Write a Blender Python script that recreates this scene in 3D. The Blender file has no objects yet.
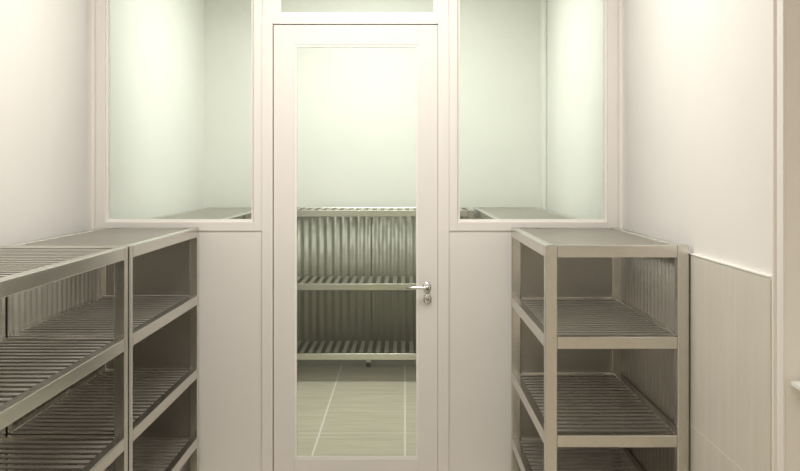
import bpy, bmesh, math
from mathutils import Vector, Matrix

scn = bpy.context.scene
COL = scn.collection
F, VX, VY, H = 1000.0, 405.0, 172.0, 1.42      # focal length in pixels, vanishing point, eye height

# ------------------------------------------------------------------ helpers
def box(bm, x0, x1, y0, y1, z0, z1, bev=0.0, seg=2):
    r = bmesh.ops.create_cube(bm, size=1.0)
    vs = r['verts']
    bmesh.ops.scale(bm, vec=(x1 - x0, y1 - y0, z1 - z0), verts=vs)
    bmesh.ops.translate(bm, vec=((x0 + x1) / 2, (y0 + y1) / 2, (z0 + z1) / 2), verts=vs)
    if bev > 0:
        es = list({e for v in vs for e in v.link_edges})
        bmesh.ops.bevel(bm, geom=es, offset=bev, segments=seg, affect='EDGES', profile=0.5)

def lathe(bm, prof, centre, axis='Z', n=24):
    """prof: list of (radius, height) from one end to the other"""
    rings = []
    for r, h in prof:
        ring = []
        for i in range(n):
            a = 2 * math.pi * i / n
            p = Vector((r * math.cos(a), r * math.sin(a), h))
            if axis == 'Y':
                p = Vector((p.x, -p.z, p.y))      # height grows towards -Y
            ring.append(bm.verts.new(p + Vector(centre)))
        rings.append(ring)
    for a, b in zip(rings, rings[1:]):
        for i in range(n):
            bm.faces.new((a[i], a[(i + 1) % n], b[(i + 1) % n], b[i]))
    bm.faces.new(list(reversed(rings[0])))
    bm.faces.new(rings[-1])

def tube(bm, pts, rads, n=14):
    rings = []
    for i, p in enumerate(pts):
        p = Vector(p)
        d = (Vector(pts[min(i + 1, len(pts) - 1)]) - Vector(pts[max(i - 1, 0)])).normalized()
        u = d.cross(Vector((0, 0, 1)))
        if u.length < 1e-4:
            u = Vector((1, 0, 0))
        u.normalize()
        w = d.cross(u)
        ring = [bm.verts.new(p + (u * math.cos(2 * math.pi * k / n) + w * math.sin(2 * math.pi * k / n)) * rads[i]) for k in range(n)]
        rings.append(ring)
    for a, b in zip(rings, rings[1:]):
        for i in range(n):
            bm.faces.new((a[i], a[(i + 1) % n], b[(i + 1) % n], b[i]))
    bm.faces.new(list(reversed(rings[0])))
    bm.faces.new(rings[-1])

def obj(name, bm, m, parent=None, smooth=False, loc=None):
    bmesh.ops.recalc_face_normals(bm, faces=bm.faces[:])
    me = bpy.data.meshes.new(name)
    if loc is not None:                            # geometry given in world space, origin moved to loc
        bmesh.ops.translate(bm, vec=-Vector(loc), verts=bm.verts[:])
    bm.to_mesh(me)
    bm.free()
    if smooth:
        for p in me.polygons:
            p.use_smooth = True
    me.materials.append(m)
    o = bpy.data.objects.new(name, me)
    COL.objects.link(o)
    if loc is not None:
        o.location = loc
    if parent:
        o.parent = parent
    return o

def struct(name, bm, m, parent=None):
    o = obj(name, bm, m, parent)
    if parent is None:
        o['kind'] = 'structure'
    return o

def thing(name, label, cat, loc, group=None):
    o = bpy.data.objects.new(name, None)
    o.empty_display_size = 0.1
    COL.objects.link(o)
    o.location = loc
    o['label'] = label
    o['category'] = cat
    if group:
        o['group'] = group
    return o

# ------------------------------------------------------------------ materials
def new_mat(name):
    m = bpy.data.materials.new(name)
    m.use_nodes = True
    nt = m.node_tree
    return m, nt, nt.nodes['Principled BSDF']

def noise(nt, scale, vec=None, detail=4.0, rough=0.55):
    n = nt.nodes.new('ShaderNodeTexNoise')
    n.inputs['Scale'].default_value = scale
    n.inputs['Detail'].default_value = detail
    n.inputs['Roughness'].default_value = rough
    if vec is not None:
        nt.links.new(vec, n.inputs['Vector'])
    return n

def obj_coord(nt, scale=(1, 1, 1)):
    t = nt.nodes.new('ShaderNodeTexCoord')
    mp = nt.nodes.new('ShaderNodeMapping')
    mp.inputs['Scale'].default_value = scale
    nt.links.new(t.outputs['Object'], mp.inputs['Vector'])
    return t, mp.outputs['Vector']

def ramp(nt, fac, c0, c1, p0=0.3, p1=0.7):
    r = nt.nodes.new('ShaderNodeValToRGB')
    r.color_ramp.elements[0].position = p0
    r.color_ramp.elements[1].position = p1
    r.color_ramp.elements[0].color = (*c0, 1)
    r.color_ramp.elements[1].color = (*c1, 1)
    nt.links.new(fac, r.inputs['Fac'])
    return r.outputs['Color']

def bump(nt, fac, bsdf, strength=0.1, dist=0.01):
    b = nt.nodes.new('ShaderNodeBump')
    b.inputs['Strength'].default_value = strength
    b.inputs['Distance'].default_value = dist
    nt.links.new(fac, b.inputs['Height'])
    nt.links.new(b.outputs['Normal'], bsdf.inputs['Normal'])

def paint(name, col, rough=0.6, spec=0.3, var=0.02):
    m, nt, b = new_mat(name)
    t, v = obj_coord(nt)
    n = noise(nt, 3.0, v)
    c0 = tuple(max(0, c - var) for c in col)
    nt.links.new(ramp(nt, n.outputs['Fac'], c0, col), b.inputs['Base Color'])
    b.inputs['Roughness'].default_value = rough
    b.inputs['Specular IOR Level'].default_value = spec
    n2 = noise(nt, 180.0, v)
    bump(nt, n2.outputs['Fac'], b, 0.03, 0.002)
    return m

def steel(name, col, rough, stretch=(1, 1, 1), metal=1.0, wav=0.0):
    m, nt, b = new_mat(name)
    t, v = obj_coord(nt, stretch)
    n = noise(nt, 60.0, v)
    c0 = tuple(c * 0.93 for c in col)
    nt.links.new(ramp(nt, n.outputs['Fac'], c0, col), b.inputs['Base Color'])
    b.inputs['Metallic'].default_value = metal
    mr = nt.nodes.new('ShaderNodeMapRange')
    mr.inputs['To Min'].default_value = rough - 0.05
    mr.inputs['To Max'].default_value = rough + 0.05
    nt.links.new(n.outputs['Fac'], mr.inputs['Value'])
    nt.links.new(mr.outputs['Result'], b.inputs['Roughness'])
    if wav:
        t2, v2 = obj_coord(nt)
        n2 = noise(nt, 7.0, v2, 2.0)
        bump(nt, n2.outputs['Fac'], b, wav, 0.02)
    return m

def glass(name, tint, refl=1.0):
    m, nt, b = new_mat(name)
    nt.nodes.remove(b)
    out = nt.nodes['Material Output']
    tr = nt.nodes.new('ShaderNodeBsdfTransparent')
    tr.inputs['Color'].default_value = (*tint, 1)
    gl = nt.nodes.new('ShaderNodeBsdfGlossy')
    gl.inputs['Roughness'].default_value = 0.02
    gl.inputs['Color'].default_value = (0.95 * refl, 1.0 * refl, 0.97 * refl, 1)
    fr = nt.nodes.new('ShaderNodeFresnel')
    fr.inputs['IOR'].default_value = 1.45
    mx = nt.nodes.new('ShaderNodeMixShader')
    nt.links.new(fr.outputs['Fac'], mx.inputs['Fac'])
    nt.links.new(tr.outputs['BSDF'], mx.inputs[1])
    nt.links.new(gl.outputs['BSDF'], mx.inputs[2])
    nt.links.new(mx.outputs['Shader'], out.inputs['Surface'])
    return m

def math_node(nt, op, a, b=None):
    n = nt.nodes.new('ShaderNodeMath')
    n.operation = op
    for i, x in enumerate((a, b)):
        if x is None:
            continue
        if isinstance(x, (int, float)):
            n.inputs[i].default_value = x
        else:
            nt.links.new(x, n.inputs[i])
    return n.outputs['Value']

def joint_mask(nt, coord, off, pitch, width):
    """1 inside a joint of the given width, every pitch, one of them at off"""
    d = math_node(nt, 'SUBTRACT', coord, off - pitch / 2)
    d = math_node(nt, 'FLOORED_MODULO', d, pitch)
    d = math_node(nt, 'SUBTRACT', d, pitch / 2)
    d = math_node(nt, 'ABSOLUTE', d)
    return math_node(nt, 'LESS_THAN', d, width / 2)

def tiles(name, ca, cb, cj, axes, offs, pitches, widths, grain, rough, spec=0.4, jmix=(1.0, 1.0)):
    m, nt, b = new_mat(name)
    t, v = obj_coord(nt, grain)
    sep = nt.nodes.new('ShaderNodeSeparateXYZ')
    nt.links.new(t.outputs['Object'], sep.inputs['Vector'])
    n = noise(nt, 4.0, v, 6.0, 0.6)
    base = ramp(nt, n.outputs['Fac'], ca, cb, 0.3, 0.72)
    m0 = math_node(nt, 'MULTIPLY', joint_mask(nt, sep.outputs[axes[0]], offs[0], pitches[0], widths[0]), jmix[0])
    m1 = math_node(nt, 'MULTIPLY', joint_mask(nt, sep.outputs[axes[1]], offs[1], pitches[1], widths[1]), jmix[1])
    mk = math_node(nt, 'MAXIMUM', m0, m1)
    mx = nt.nodes.new('ShaderNodeMix')
    mx.data_type = 'RGBA'
    nt.links.new(mk, mx.inputs[0])
    nt.links.new(base, mx.inputs[6])
    mx.inputs[7].default_value = (*cj, 1)
    nt.links.new(mx.outputs[2], b.inputs['Base Color'])
    b.inputs['Roughness'].default_value = rough
    b.inputs['Specular IOR Level'].default_value = spec
    return m

M_wall = paint('warm white wall paint', (0.83, 0.80, 0.755))
M_cold = paint('cold room wall panel', (0.80, 0.795, 0.765), 0.55)
M_ceil = paint('ceiling paint', (0.80, 0.78, 0.74))
M_frame = paint('white lacquered frame', (0.82, 0.79, 0.745), 0.38, 0.4, 0.008)
M_bead = paint('white glazing bead', (0.88, 0.86, 0.81), 0.3, 0.5, 0.005)
M_door = paint('white door leaf', (0.81, 0.78, 0.735), 0.36, 0.4, 0.008)
M_gap = paint('gap shade strip', (0.06, 0.055, 0.05), 0.8, 0.2, 0.0)
M_glass = glass('green tinted glass', (0.915, 0.945, 0.905))
M_steel = steel('brushed steel', (0.66, 0.64, 0.597), 0.23)
M_slat = steel('slat steel', (0.50, 0.475, 0.43), 0.34, metal=0.65)
M_panel = steel('light-stripe steel sheet', (0.48, 0.455, 0.41), 0.46, (1, 1, 0.15), 1.0, 0.3)
M_shade = steel('shade-toned steel sheet', (0.27, 0.265, 0.23), 0.46, (1, 1, 0.15), 1.0, 0.3)  # darker copy of the sheet above, cold-room shade put into its colour
M_flat = steel('flat steel sheet', (0.38, 0.365, 0.33), 0.38, (1, 1, 1))
M_chrome = steel('satin chrome', (0.72, 0.71, 0.69), 0.2)
M_cap = steel('pale satin metal', (0.92, 0.91, 0.88), 0.4, metal=0.15)
M_rubber = paint('black rubber foot', (0.02, 0.02, 0.02), 0.7, 0.3, 0.0)
M_dark = paint('dark keyhole', (0.02, 0.018, 0.015), 0.6, 0.3, 0.0)
M_white = paint('glossy white worktop', (0.84, 0.86, 0.82), 0.18, 0.5, 0.01)
M_tile = tiles('beige wood grain wall tile', (0.62, 0.585, 0.505), (0.68, 0.645, 0.565), (0.76, 0.735, 0.67),
               ('Y', 'Z'), (3.07, 0.525), (0.30, 0.60), (0.004, 0.006), (1, 5, 0.45), 0.4, 0.4, (0.45, 0.9))
M_floor = tiles('pale wood grain floor tile', (0.52, 0.475, 0.375), (0.72, 0.66, 0.54), (0.86, 0.84, 0.78),
                ('X', 'Y'), (0.0, 5.44), (0.465, 0.50), (0.010, 0.008), (0.6, 6, 1), 0.35, 0.4, (1.0, 0.55))

# ------------------------------------------------------------------ room shell
XL, XR = -1.476, 1.024            # side walls
YD, YDB = 4.717, 4.80             # glazed partition, front and back
YB = 7.36                         # end of the room beyond
ZC = 2.90
YR = 2.690                        # convex corner of the right wall
XR2, YN = 2.4, -1.6

bm = bmesh.new(); box(bm, XL - .1, XR2 + .1, YN - .1, YB + .1, -0.1, 0.0); struct('floor', bm, M_floor)
bm = bmesh.new(); box(bm, XL - .1, XR2 + .1, YN - .1, YB + .1, ZC, ZC + .1); struct('ceiling', bm, M_ceil)
bm = bmesh.new(); box(bm, XL - .1, XL, YN, YDB, 0, ZC); struct('wall_left', bm, M_wall)
bm = bmesh.new(); box(bm, XR, XR2 + .1, YR, YD + .083, 0, ZC); struct('wall_right', bm, M_wall)
bm = bmesh.new(); box(bm, XR2, XR2 + .1, YN, YR, 0, ZC); struct('wall_side_bay', bm, M_wall)
bm = bmesh.new(); box(bm, XL - .1, XR2 + .1, YN - .1, YN, 0, ZC); struct('wall_rear', bm, M_wall)
bm = bmesh.new(); box(bm, XL - .1, XL, YDB, YB, 0, ZC); struct('wall_cold_left', bm, M_cold)
bm = bmesh.new(); box(bm, XR, XR + .1, YDB, YB, 0, ZC); struct('wall_cold_right', bm, M_cold)
bm = bmesh.new(); box(bm, XL - .1, XR + .1, YB, YB + .1, 0, ZC); struct('wall_cold_back', bm, M_cold)
# corner cover strips of the room beyond
bm = bmesh.new(); box(bm, XR - .035, XR, YB - .16, YB, 0, ZC, .01); struct('trim_1', bm, M_cold)
# tile dado of the right wall and its bright top ledge
bm = bmesh.new(); box(bm, 1.013, XR, 2.774, YD, 0, 1.126); struct('wall_right_tile', bm, M_tile)
bm = bmesh.new(); box(bm, 1.010, XR, 2.774, YD, 1.126, 1.132, .0015); struct('trim_2', bm, M_bead)
# casing at the convex corner
bm = bmesh.new(); box(bm, 1.016, XR + .001, YR - .002, 2.735, 0, ZC, .003); box(bm, 1.011, XR + .001, 2.745, 2.757, 0, ZC, .001); struct('trim_3', bm, M_frame)

# ------------------------------------------------------------------ glazed partition
S = F / YD
def px(x): return (x - VX) / S
def pz(y): return H - (y - VY) / S
xwl0, xwl1 = px(105), px(253.5)     # left glass opening
xwr0, xwr1 = px(457.5), px(607.5)     # right glass opening
zsill = pz(222)
ztop = 2.66
xj0, xj1 = px(262), px(449)       # outside of the door casing
xd0, xd1 = px(273.6), px(437.6)   # door leaf
zd1 = pz(25)
zt0 = pz(14.5)                    # transom glass bottom
fs = pz(231)                      # underside of the window frames

bm = bmesh.new()
box(bm, XL, xj0 + .004, YD + .004, YDB, 0, fs + .002)                 # panels under the windows
box(bm, xj1 - .004, XR, YD + .004, YDB, 0, fs + .002)
box(bm, XL, XR, YD + .004, YDB, ztop + .04, ZC)
box(bm, XL, xwl0 - .045, YD + .004, YDB, fs, ztop + .04)
box(bm, xwr1 + .045, XR, YD + .004, YDB, fs, ztop + .04)
struct('wall_front', bm, M_frame)

def frame_bm(x0, x1, z0, z1, l, r, b, t, y0, y1, bev=.002):
    """frame around the opening x0..x1, z0..z1 with member widths l r b t"""
    bm = bmesh.new()
    box(bm, x0 - l, x0, y0, y1, z0 - b, z1 + t, bev)
    box(bm, x1, x1 + r, y0, y1, z0 - b, z1 + t, bev)
    box(bm, x0, x1, y0, y1, z0 - b, z0, bev)
    box(bm, x0, x1, y0, y1, z1, z1 + t, bev)
    return bm

def bead_bm(x0, x1, z0, z1, w, y0, y1, bev=.0015):
    bm = bmesh.new()
    box(bm, x0, x0 + w, y0, y1, z0, z1, bev)
    box(bm, x1 - w, x1, y0, y1, z0, z1, bev)
    box(bm, x0 + w, x1 - w, y0, y1, z0, z0 + w, bev)
    box(bm, x0 + w, x1 - w, y0, y1, z1 - w, z1, bev)
    return bm

def window(n, x0, x1, z0, z1, l, r, b, t):
    w = struct('window_%d' % n, frame_bm(x0, x1, z0, z1, l, r, b, t, YD - .001, YDB + .002), M_frame)
    obj('glazing_bead', bead_bm(x0, x1, z0, z1, .012, YD + .012, YD + .040), M_bead, w)
    bm = bmesh.new(); box(bm, x0 + .004, x1 - .004, YD + .041, YD + .047, z0 + .004, z1 - .004)
    obj('glass_pane', bm, M_glass, w)
    return w

window(1, xwl0, xwl1, zsill, ztop, xwl0 - XL - .016, xj0 - xwl1, zsill - fs, .04)
window(2, xwr0, xwr1, zsill, ztop, xwr0 - xj1, px(618) - xwr1, zsill - fs, .04)
window(3, px(278), px(436), zt0, ztop, px(278) - xj0 - .001, xj1 - px(436) - .001, zt0 - (zd1 + .036), .04)

# door casing
bm = bmesh.new()
box(bm, xj0, xd0 - .004, YD - .006, YDB + .002, 0, zd1 + .036, .002)
box(bm, xd1 + .0015, xj1, YD - .006, YDB + .002, 0, zd1 + .036, .002)
box(bm, xd0 - .004, xd1 + .0015, YD - .006, YDB + .002, zd1 + .004, zd1 + .036, .002)
struct('trim_4', bm, M_frame)
# dark strip behind the leaf: its colour stands in for shade in the gap
bm = bmesh.new()
box(bm, xd0 - .004, xd0 + .012, YD + .048, YD + .058, 0.005, zd1)
box(bm, xd0 + .012, xd1, YD + .048, YD + .058, zd1 - .010, zd1 + .004)
struct('trim_5', bm, M_gap)

# door leaf: stiles and rails round one tall pane
gx0, gx1, gz0, gz1 = px(294.5), px(418.5), pz(459), pz(45)
yl0, yl1 = YD - .002, YD + .044
door = struct('door_1', frame_bm(gx0, gx1, gz0, gz1, gx0 - xd0, xd1 - gx1, gz0 - .008, zd1 - gz1, yl0, yl1, .002), M_door)
obj('glazing_bead', bead_bm(gx0, gx1, gz0, gz1, .011, yl0 + .003, yl0 + .016), M_bead, door)
bm = bmesh.new(); box(bm, gx0 + .003, gx1 - .003, yl0 + .018, yl0 + .024, gz0 + .003, gz1 - .003)
obj('glass_pane', bm, M_glass, door)
# lever handle with its rose, and the lock rose below
hx, hz = px(427), pz(287)
bm = bmesh.new()
lathe(bm, [(.0205, 0), (.0205, .004), (.019, .006), (.0105, .0068), (.0095, .030), (.0105, .046), (.006, .050)], (hx, yl0, hz), 'Y')
bmesh.ops.scale(bm, vec=(.92, 1, 1.22), space=Matrix.Translation((-hx, 0, -hz)), verts=bm.verts[:])
handle = obj('lever_handle', bm, M_chrome, door, True)
bm = bmesh.new()
lever_bm = bm
yy = yl0 - .041
tube(bm, [(hx + .008, yy, hz), (hx - .005, yy, hz), (hx - .03, yy - .002, hz + .001), (hx - .07, yy - .001, hz + .0015),
          (hx - .088, yy + .003, hz + .0015), (hx - .096, yy + .010, hz + .001)],
     [.0075, .0085, .0070, .0065, .0062, .0045])
bm = bmesh.new()
lathe(bm, [(.0158, .0005), (.0158, .0074), (.0135, .0086), (.0095, .0088)], (hx, yl0, hz), 'Y')
bmesh.ops.scale(bm, vec=(.92, 1, 1.22), space=Matrix.Translation((-hx, 0, -hz)), verts=bm.verts[:])
obj('rose_cap', bm, M_cap, handle, True)
bm = lever_bm
obj('lever', bm, M_chrome, handle, True)
bm = bmesh.new(); box(bm, hx - .004, hx + .004, yl0 - .0515, yl0 - .049, hz - .008, hz - .001, .001)
obj('set_screw', bm, M_dark, handle)
lx, lz = px(427.4), pz(298.8)
bm = bmesh.new()
lathe(bm, [(.0200, 0), (.0200, .004), (.0185, .006), (.009, .0068), (.009, .010), (.008, .011)], (lx, yl0, lz), 'Y')
bmesh.ops.scale(bm, vec=(.95, 1, 1.22), space=Matrix.Translation((-lx, 0, -lz)), verts=bm.verts[:])
lock = obj('lock_rose', bm, M_chrome, door, True)
bm = bmesh.new()
lathe(bm, [(.0155, .0005), (.0155, .0074), (.0135, .0086), (.0085, .0088)], (lx, yl0, lz), 'Y')
bmesh.ops.scale(bm, vec=(.95, 1, 1.22), space=Matrix.Translation((-lx, 0, -lz)), verts=bm.verts[:])
obj('rose_cap', bm, M_cap, lock, True)
bm = bmesh.new(); box(bm, lx - .0016, lx + .0016, yl0 - .0120, yl0 - .0105, lz - .005, lz + .005)
obj('keyhole', bm, M_dark, lock)

# ------------------------------------------------------------------ slatted steel racks
RH, RT = .044, .033      # post width, rail height, rail thickness
PITCH, SLW, SLT = .0575, .0275, .008

def slat(bm, along_x, c, a0, a1, z):
    """formed slat: flat top, sides folded inwards underneath"""
    t, b, e = SLW / 2, .005, .0005
    prof = [(-t + e, 0), (t - e, 0), (t, -e), (t, -.0014), (b, -SLT), (-b, -SLT), (-t, -.0014), (-t, -e)]
    rings = []
    for a in (a0, a1):
        rings.append([bm.verts.new((a, c + u, z + w) if along_x else (c + u, a, z + w)) for u, w in prof])
    n = len(prof)
    for i in range(n):
        bm.faces.new((rings[0][i], rings[0][(i + 1) % n], rings[1][(i + 1) % n], rings[1][i]))
    bm.faces.new(rings[0][::-1]); bm.faces.new(rings[1])

def light_stripe_sheet(axis, fixed, a0, a1, z0, z1, inward, pitch=.0575, amp=.0034):  # flutes stand in for light stripes and reflections of the slats
    """upright fluted sheet; axis = the direction it runs along"""
    bm = bmesh.new()
    n = max(8, int((a1 - a0) / pitch * 12))
    cols = []
    for i in range(n + 1):
        a = a0 + (a1 - a0) * i / n
        w = amp * math.sin(2 * math.pi * (a - a0) / pitch) + amp
        col = []
        for z in (z0, z1):
            for d in (w + .0015, w):
                f = fixed + inward * d
                col.append(bm.verts.new((f, a, z) if axis == 'y' else (a, f, z)))
        cols.append(col)
    for c, d in zip(cols, cols[1:]):
        for q in ((0, 2), (1, 3), (0, 1), (2, 3)):
            bm.faces.new((c[q[0]], d[q[0]], d[q[1]], c[q[1]]))
    bm.faces.new((cols[0][0], cols[0][1], cols[0][3], cols[0][2]))
    bm.faces.new((cols[-1][0], cols[-1][1], cols[-1][3], cols[-1][2]))
    return bm

def rack(label, x0, x1, y0, y1, along, tiers, wall_side, mid_posts=(), end_panel=True, PW=.042, FH=.009):
    cx, cy = (x0 + x1) / 2, (y0 + y1) / 2
    base = Vector((cx, cy, 0))
    t = thing('shelving_rack', label, 'shelving', base, 'slatted steel shelving racks')
    T = max(tiers)
    dl = .009 if wall_side == 'left' else 0      # room for the sheet behind the wall-side rail
    dr = .009 if wall_side == 'right' else 0
    def add(name, bm, m, parent=t, smooth=False):
        # world-space geometry; parts share the origin of their thing
        bmesh.ops.translate(bm, vec=-base, verts=bm.verts[:])
        return obj(name, bm, m, parent, smooth)
    posts = [(x0, y0), (x1 - PW, y0), (x0, y1 - PW), (x1 - PW, y1 - PW)]
    for mp in mid_posts:
        posts.append(mp)
    for (a, b) in posts:
        bm = bmesh.new(); box(bm, a, a + PW, b, b + PW, FH, T, .003)
        p = add('post', bm, M_steel)
        bm = bmesh.new()
        lathe(bm, [(.012, .0), (.017, .1 * FH), (.018, .5 * FH), (.018, .75 * FH), (.012, .85 * FH), (.012, FH + .001)], (a + PW / 2, b + PW / 2, 0), 'Z', 16)
        add('foot', bm, M_rubber, p, True)
    for z in tiers:
        bm = bmesh.new()
        if along == 'y':
            n = int((y1 - y0 - 2 * RT) / PITCH)
            st = y0 + ((y1 - y0) - (n - 1) * PITCH) / 2
            for i in range(n):
                c = st + i * PITCH
                e = .0 if PW < c - SLW / 2 - y0 and c + SLW / 2 < y1 - PW - y0 + y0 else PW - RT + .001
                slat(bm, True, c, x0 + dl + RT - .002 + e, x1 - dr - RT + .002 - e, z - .004)
        else:
            n = int((x1 - x0 - 2 * RT) / PITCH)
            st = x0 + ((x1 - x0) - (n - 1) * PITCH) / 2
            for i in range(n):
                c = st + i * PITCH
                e = .0 if c - SLW / 2 > x0 + PW and c + SLW / 2 < x1 - PW else PW - RT + .001
                slat(bm, False, c, y0 + RT - .002 + e, y1 - RT + .002 - e, z - .004)
        sh = add('slatted_shelf', bm, M_slat)
        for (a0, a1, b0, b1) in ((x0 + PW, x1 - PW, y0, y0 + RT), (x0 + PW, x1 - PW, y1 - RT, y1),
                                 (x0 + dl, x0 + dl + RT, y0 + PW, y1 - PW), (x1 - dr - RT, x1 - dr, y0 + PW, y1 - PW)):
            bm = bmesh.new(); box(bm, a0, a1, b0, b1, z - RH, z - .0005, .003)
            add('rail', bm, M_steel, sh)
    zb = min(tiers) - RH
    if wall_side == 'left':
        bm = light_stripe_sheet('y', x0 + .001, y0 + PW, y1 - PW, zb, T - .002, 1)
    elif wall_side == 'right':
        bm = light_stripe_sheet('y', x1 - .001, y0 + PW, y1 - PW, zb, T - .002, -1)
    else:
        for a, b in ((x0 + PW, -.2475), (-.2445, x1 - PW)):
            add('back_panel', light_stripe_sheet('x', y1 - PW - .003, a, b, .085, T - RH, -1, .056, .0026), M_shade, t, True)  # shade-coloured sheet, carried below the bottom tier to darken the wall there
        bm = None
    if bm:
        add('back_panel', bm, M_panel, t, True)
    if end_panel:
        ye = y0 + .009 if end_panel == 'near' else y1 - .012  # the near sheet is unseen, added to darken the bay and post reflections
        bm = bmesh.new(); box(bm, x0 + PW, x1 - PW, ye, ye + .003, zb, T - RH)
        add('end_panel', bm, M_flat)
    return t

TN = (1.160, .836, .487, .180)
TL = (1.160, .845, .503, .182)
TB = (1.163, .668, .198)
XA, XB = -1.432, -.967
rack('steel slatted rack along the left wall, next to the glazed partition', XA, XB, 3.516, 4.700, 'y', TL, 'left', PW=.038)
rack('steel slatted rack nearest the viewer along the left wall, cut by the picture edge', XA, XB, 2.300, 3.491, 'y', TL, 'left', (), 'near', .038)
rack('steel slatted rack by the beige tiled right wall, beside the door', .498, 1.008, 3.545, 4.700, 'y', TN, 'right')
rack('steel slatted rack seen through the left window, beyond the glass', -1.440, -.980, 4.860, 7.320, 'y', TB, 'left',
     ((-1.022, 6.07), (-1.440, 6.07)), False)
rack('steel slatted rack seen through the right window, beyond the glass', .495, .975, 4.860, 7.320, 'y', TB, 'right',
     ((.495, 6.07), (.933, 6.07)), False)
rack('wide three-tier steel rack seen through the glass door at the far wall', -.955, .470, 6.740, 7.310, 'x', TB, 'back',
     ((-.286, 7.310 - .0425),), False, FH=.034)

# ------------------------------------------------------------------ white worktop at the right edge
wx0, wx1, wy0, wy1, wz = 1.027, 1.75, 2.15, 2.682, .861
t = thing('wall_worktop', 'white thin-edged worktop jutting in at the right edge, fixed to the wall', 'worktop', ((wx0 + wx1) / 2, (wy0 + wy1) / 2 , 0))
o3 = Vector(((wx0 + wx1) / 2, (wy0 + wy1) / 2, 0))
def add_w(name, bm, m):
    bmesh.ops.translate(bm, vec=-o3, verts=bm.verts[:])
    return obj(name, bm, m, t)
def slab(bm, ins, r, z0, z1):
    pts = []
    for (cx, cy, a0) in ((wx1 - ins - r, wy1 - ins - r, 0), (wx0 + ins + r, wy1 - ins - r, 90), (wx0 + ins + r, wy0 + ins + r, 180), (wx1 - ins - r, wy0 + ins + r, 270)):
        for k in range(7):
            a = math.radians(a0 + 15 * k)
            pts.append((cx + r * math.cos(a), cy + r * math.sin(a)))
    lo = [bm.verts.new((x, y, z0)) for x, y in pts]
    hi = [bm.verts.new((x, y, z1)) for x, y in pts]
    n = len(pts)
    for i in range(n):
        bm.faces.new((lo[i], lo[(i + 1) % n], hi[(i + 1) % n], hi[i]))
    bm.faces.new(lo[::-1]); bm.faces.new(hi)
bm = bmesh.new(); slab(bm, 0, .03, wz - .009, wz); add_w('top', bm, M_white)
for bx in (1.22, 1.56):
    bm = bmesh.new()
    box(bm, bx - .012, bx + .012, wy0 + .12, YR, wz - .040, wz - .009, .002)
    box(bm, bx - .012, bx + .012, YR - .025, YR, wz - .26, wz - .040, .002)
    add_w('bracket', bm, M_steel)

# ------------------------------------------------------------------ light
def area(name, loc, sx, sy, power, col=(1, .95, .88)):
    l = bpy.data.lights.new(name, 'AREA')
    l.shape = 'RECTANGLE'
    l.size, l.size_y = sx, sy
    l.energy = power
    l.color = col
    o = bpy.data.objects.new(name, l)
    COL.objects.link(o)
    o.location = loc
    return o
area('ceiling_lamp_store', (-.2, 3.55, ZC - .02), .9, .7, 34, (1, .979, .953))
area('added_fill_near', (-.15, -.55, ZC - .02), .8, .5, 30, (1, .979, .953))  # unseen light added behind the camera to brighten reflections facing it
area('ceiling_lamp_cold', (-.22, 5.95, ZC - .02), .9, 1.4, 47, (1, .985, .95))

w = bpy.data.worlds.new('World')
scn.world = w
w.use_nodes = True
w.node_tree.nodes['Background'].inputs['Color'].default_value = (.9, .9, .88, 1)
w.node_tree.nodes['Background'].inputs['Strength'].default_value = .15

# ------------------------------------------------------------------ camera
cam = bpy.data.cameras.new('camera')
cam.sensor_width = 36.0
cam.sensor_fit = 'HORIZONTAL'
cam.lens = 36.0 * F / 800.0
cam.shift_x = -(VX - 400.0) / 800.0
cam.shift_y = -(235.5 - VY) / 800.0
cam.clip_start = .05
co = bpy.data.objects.new('camera', cam)
COL.objects.link(co)
co.location = (0, 0, H)
co.rotation_euler = (math.radians(90), 0, 0)
scn.camera = co

vs = scn.view_settings
vs.view_transform = 'Standard'
vs.look = 'None'
vs.gamma = 1.0
vs.exposure = 0.27
vs.use_curve_mapping = False
scn.cycles.use_denoising = True
scn.cycles.max_bounces = 12
scn.cycles.diffuse_bounces = 8
scn.cycles.glossy_bounces = 6
scn.cycles.transparent_max_bounces = 12
scn.cycles.caustics_reflective = False
scn.cycles.caustics_refractive = False
scn.cycles.sample_clamp_indirect = 4.0
scn.cycles.denoising_prefilter = 'ACCURATE'
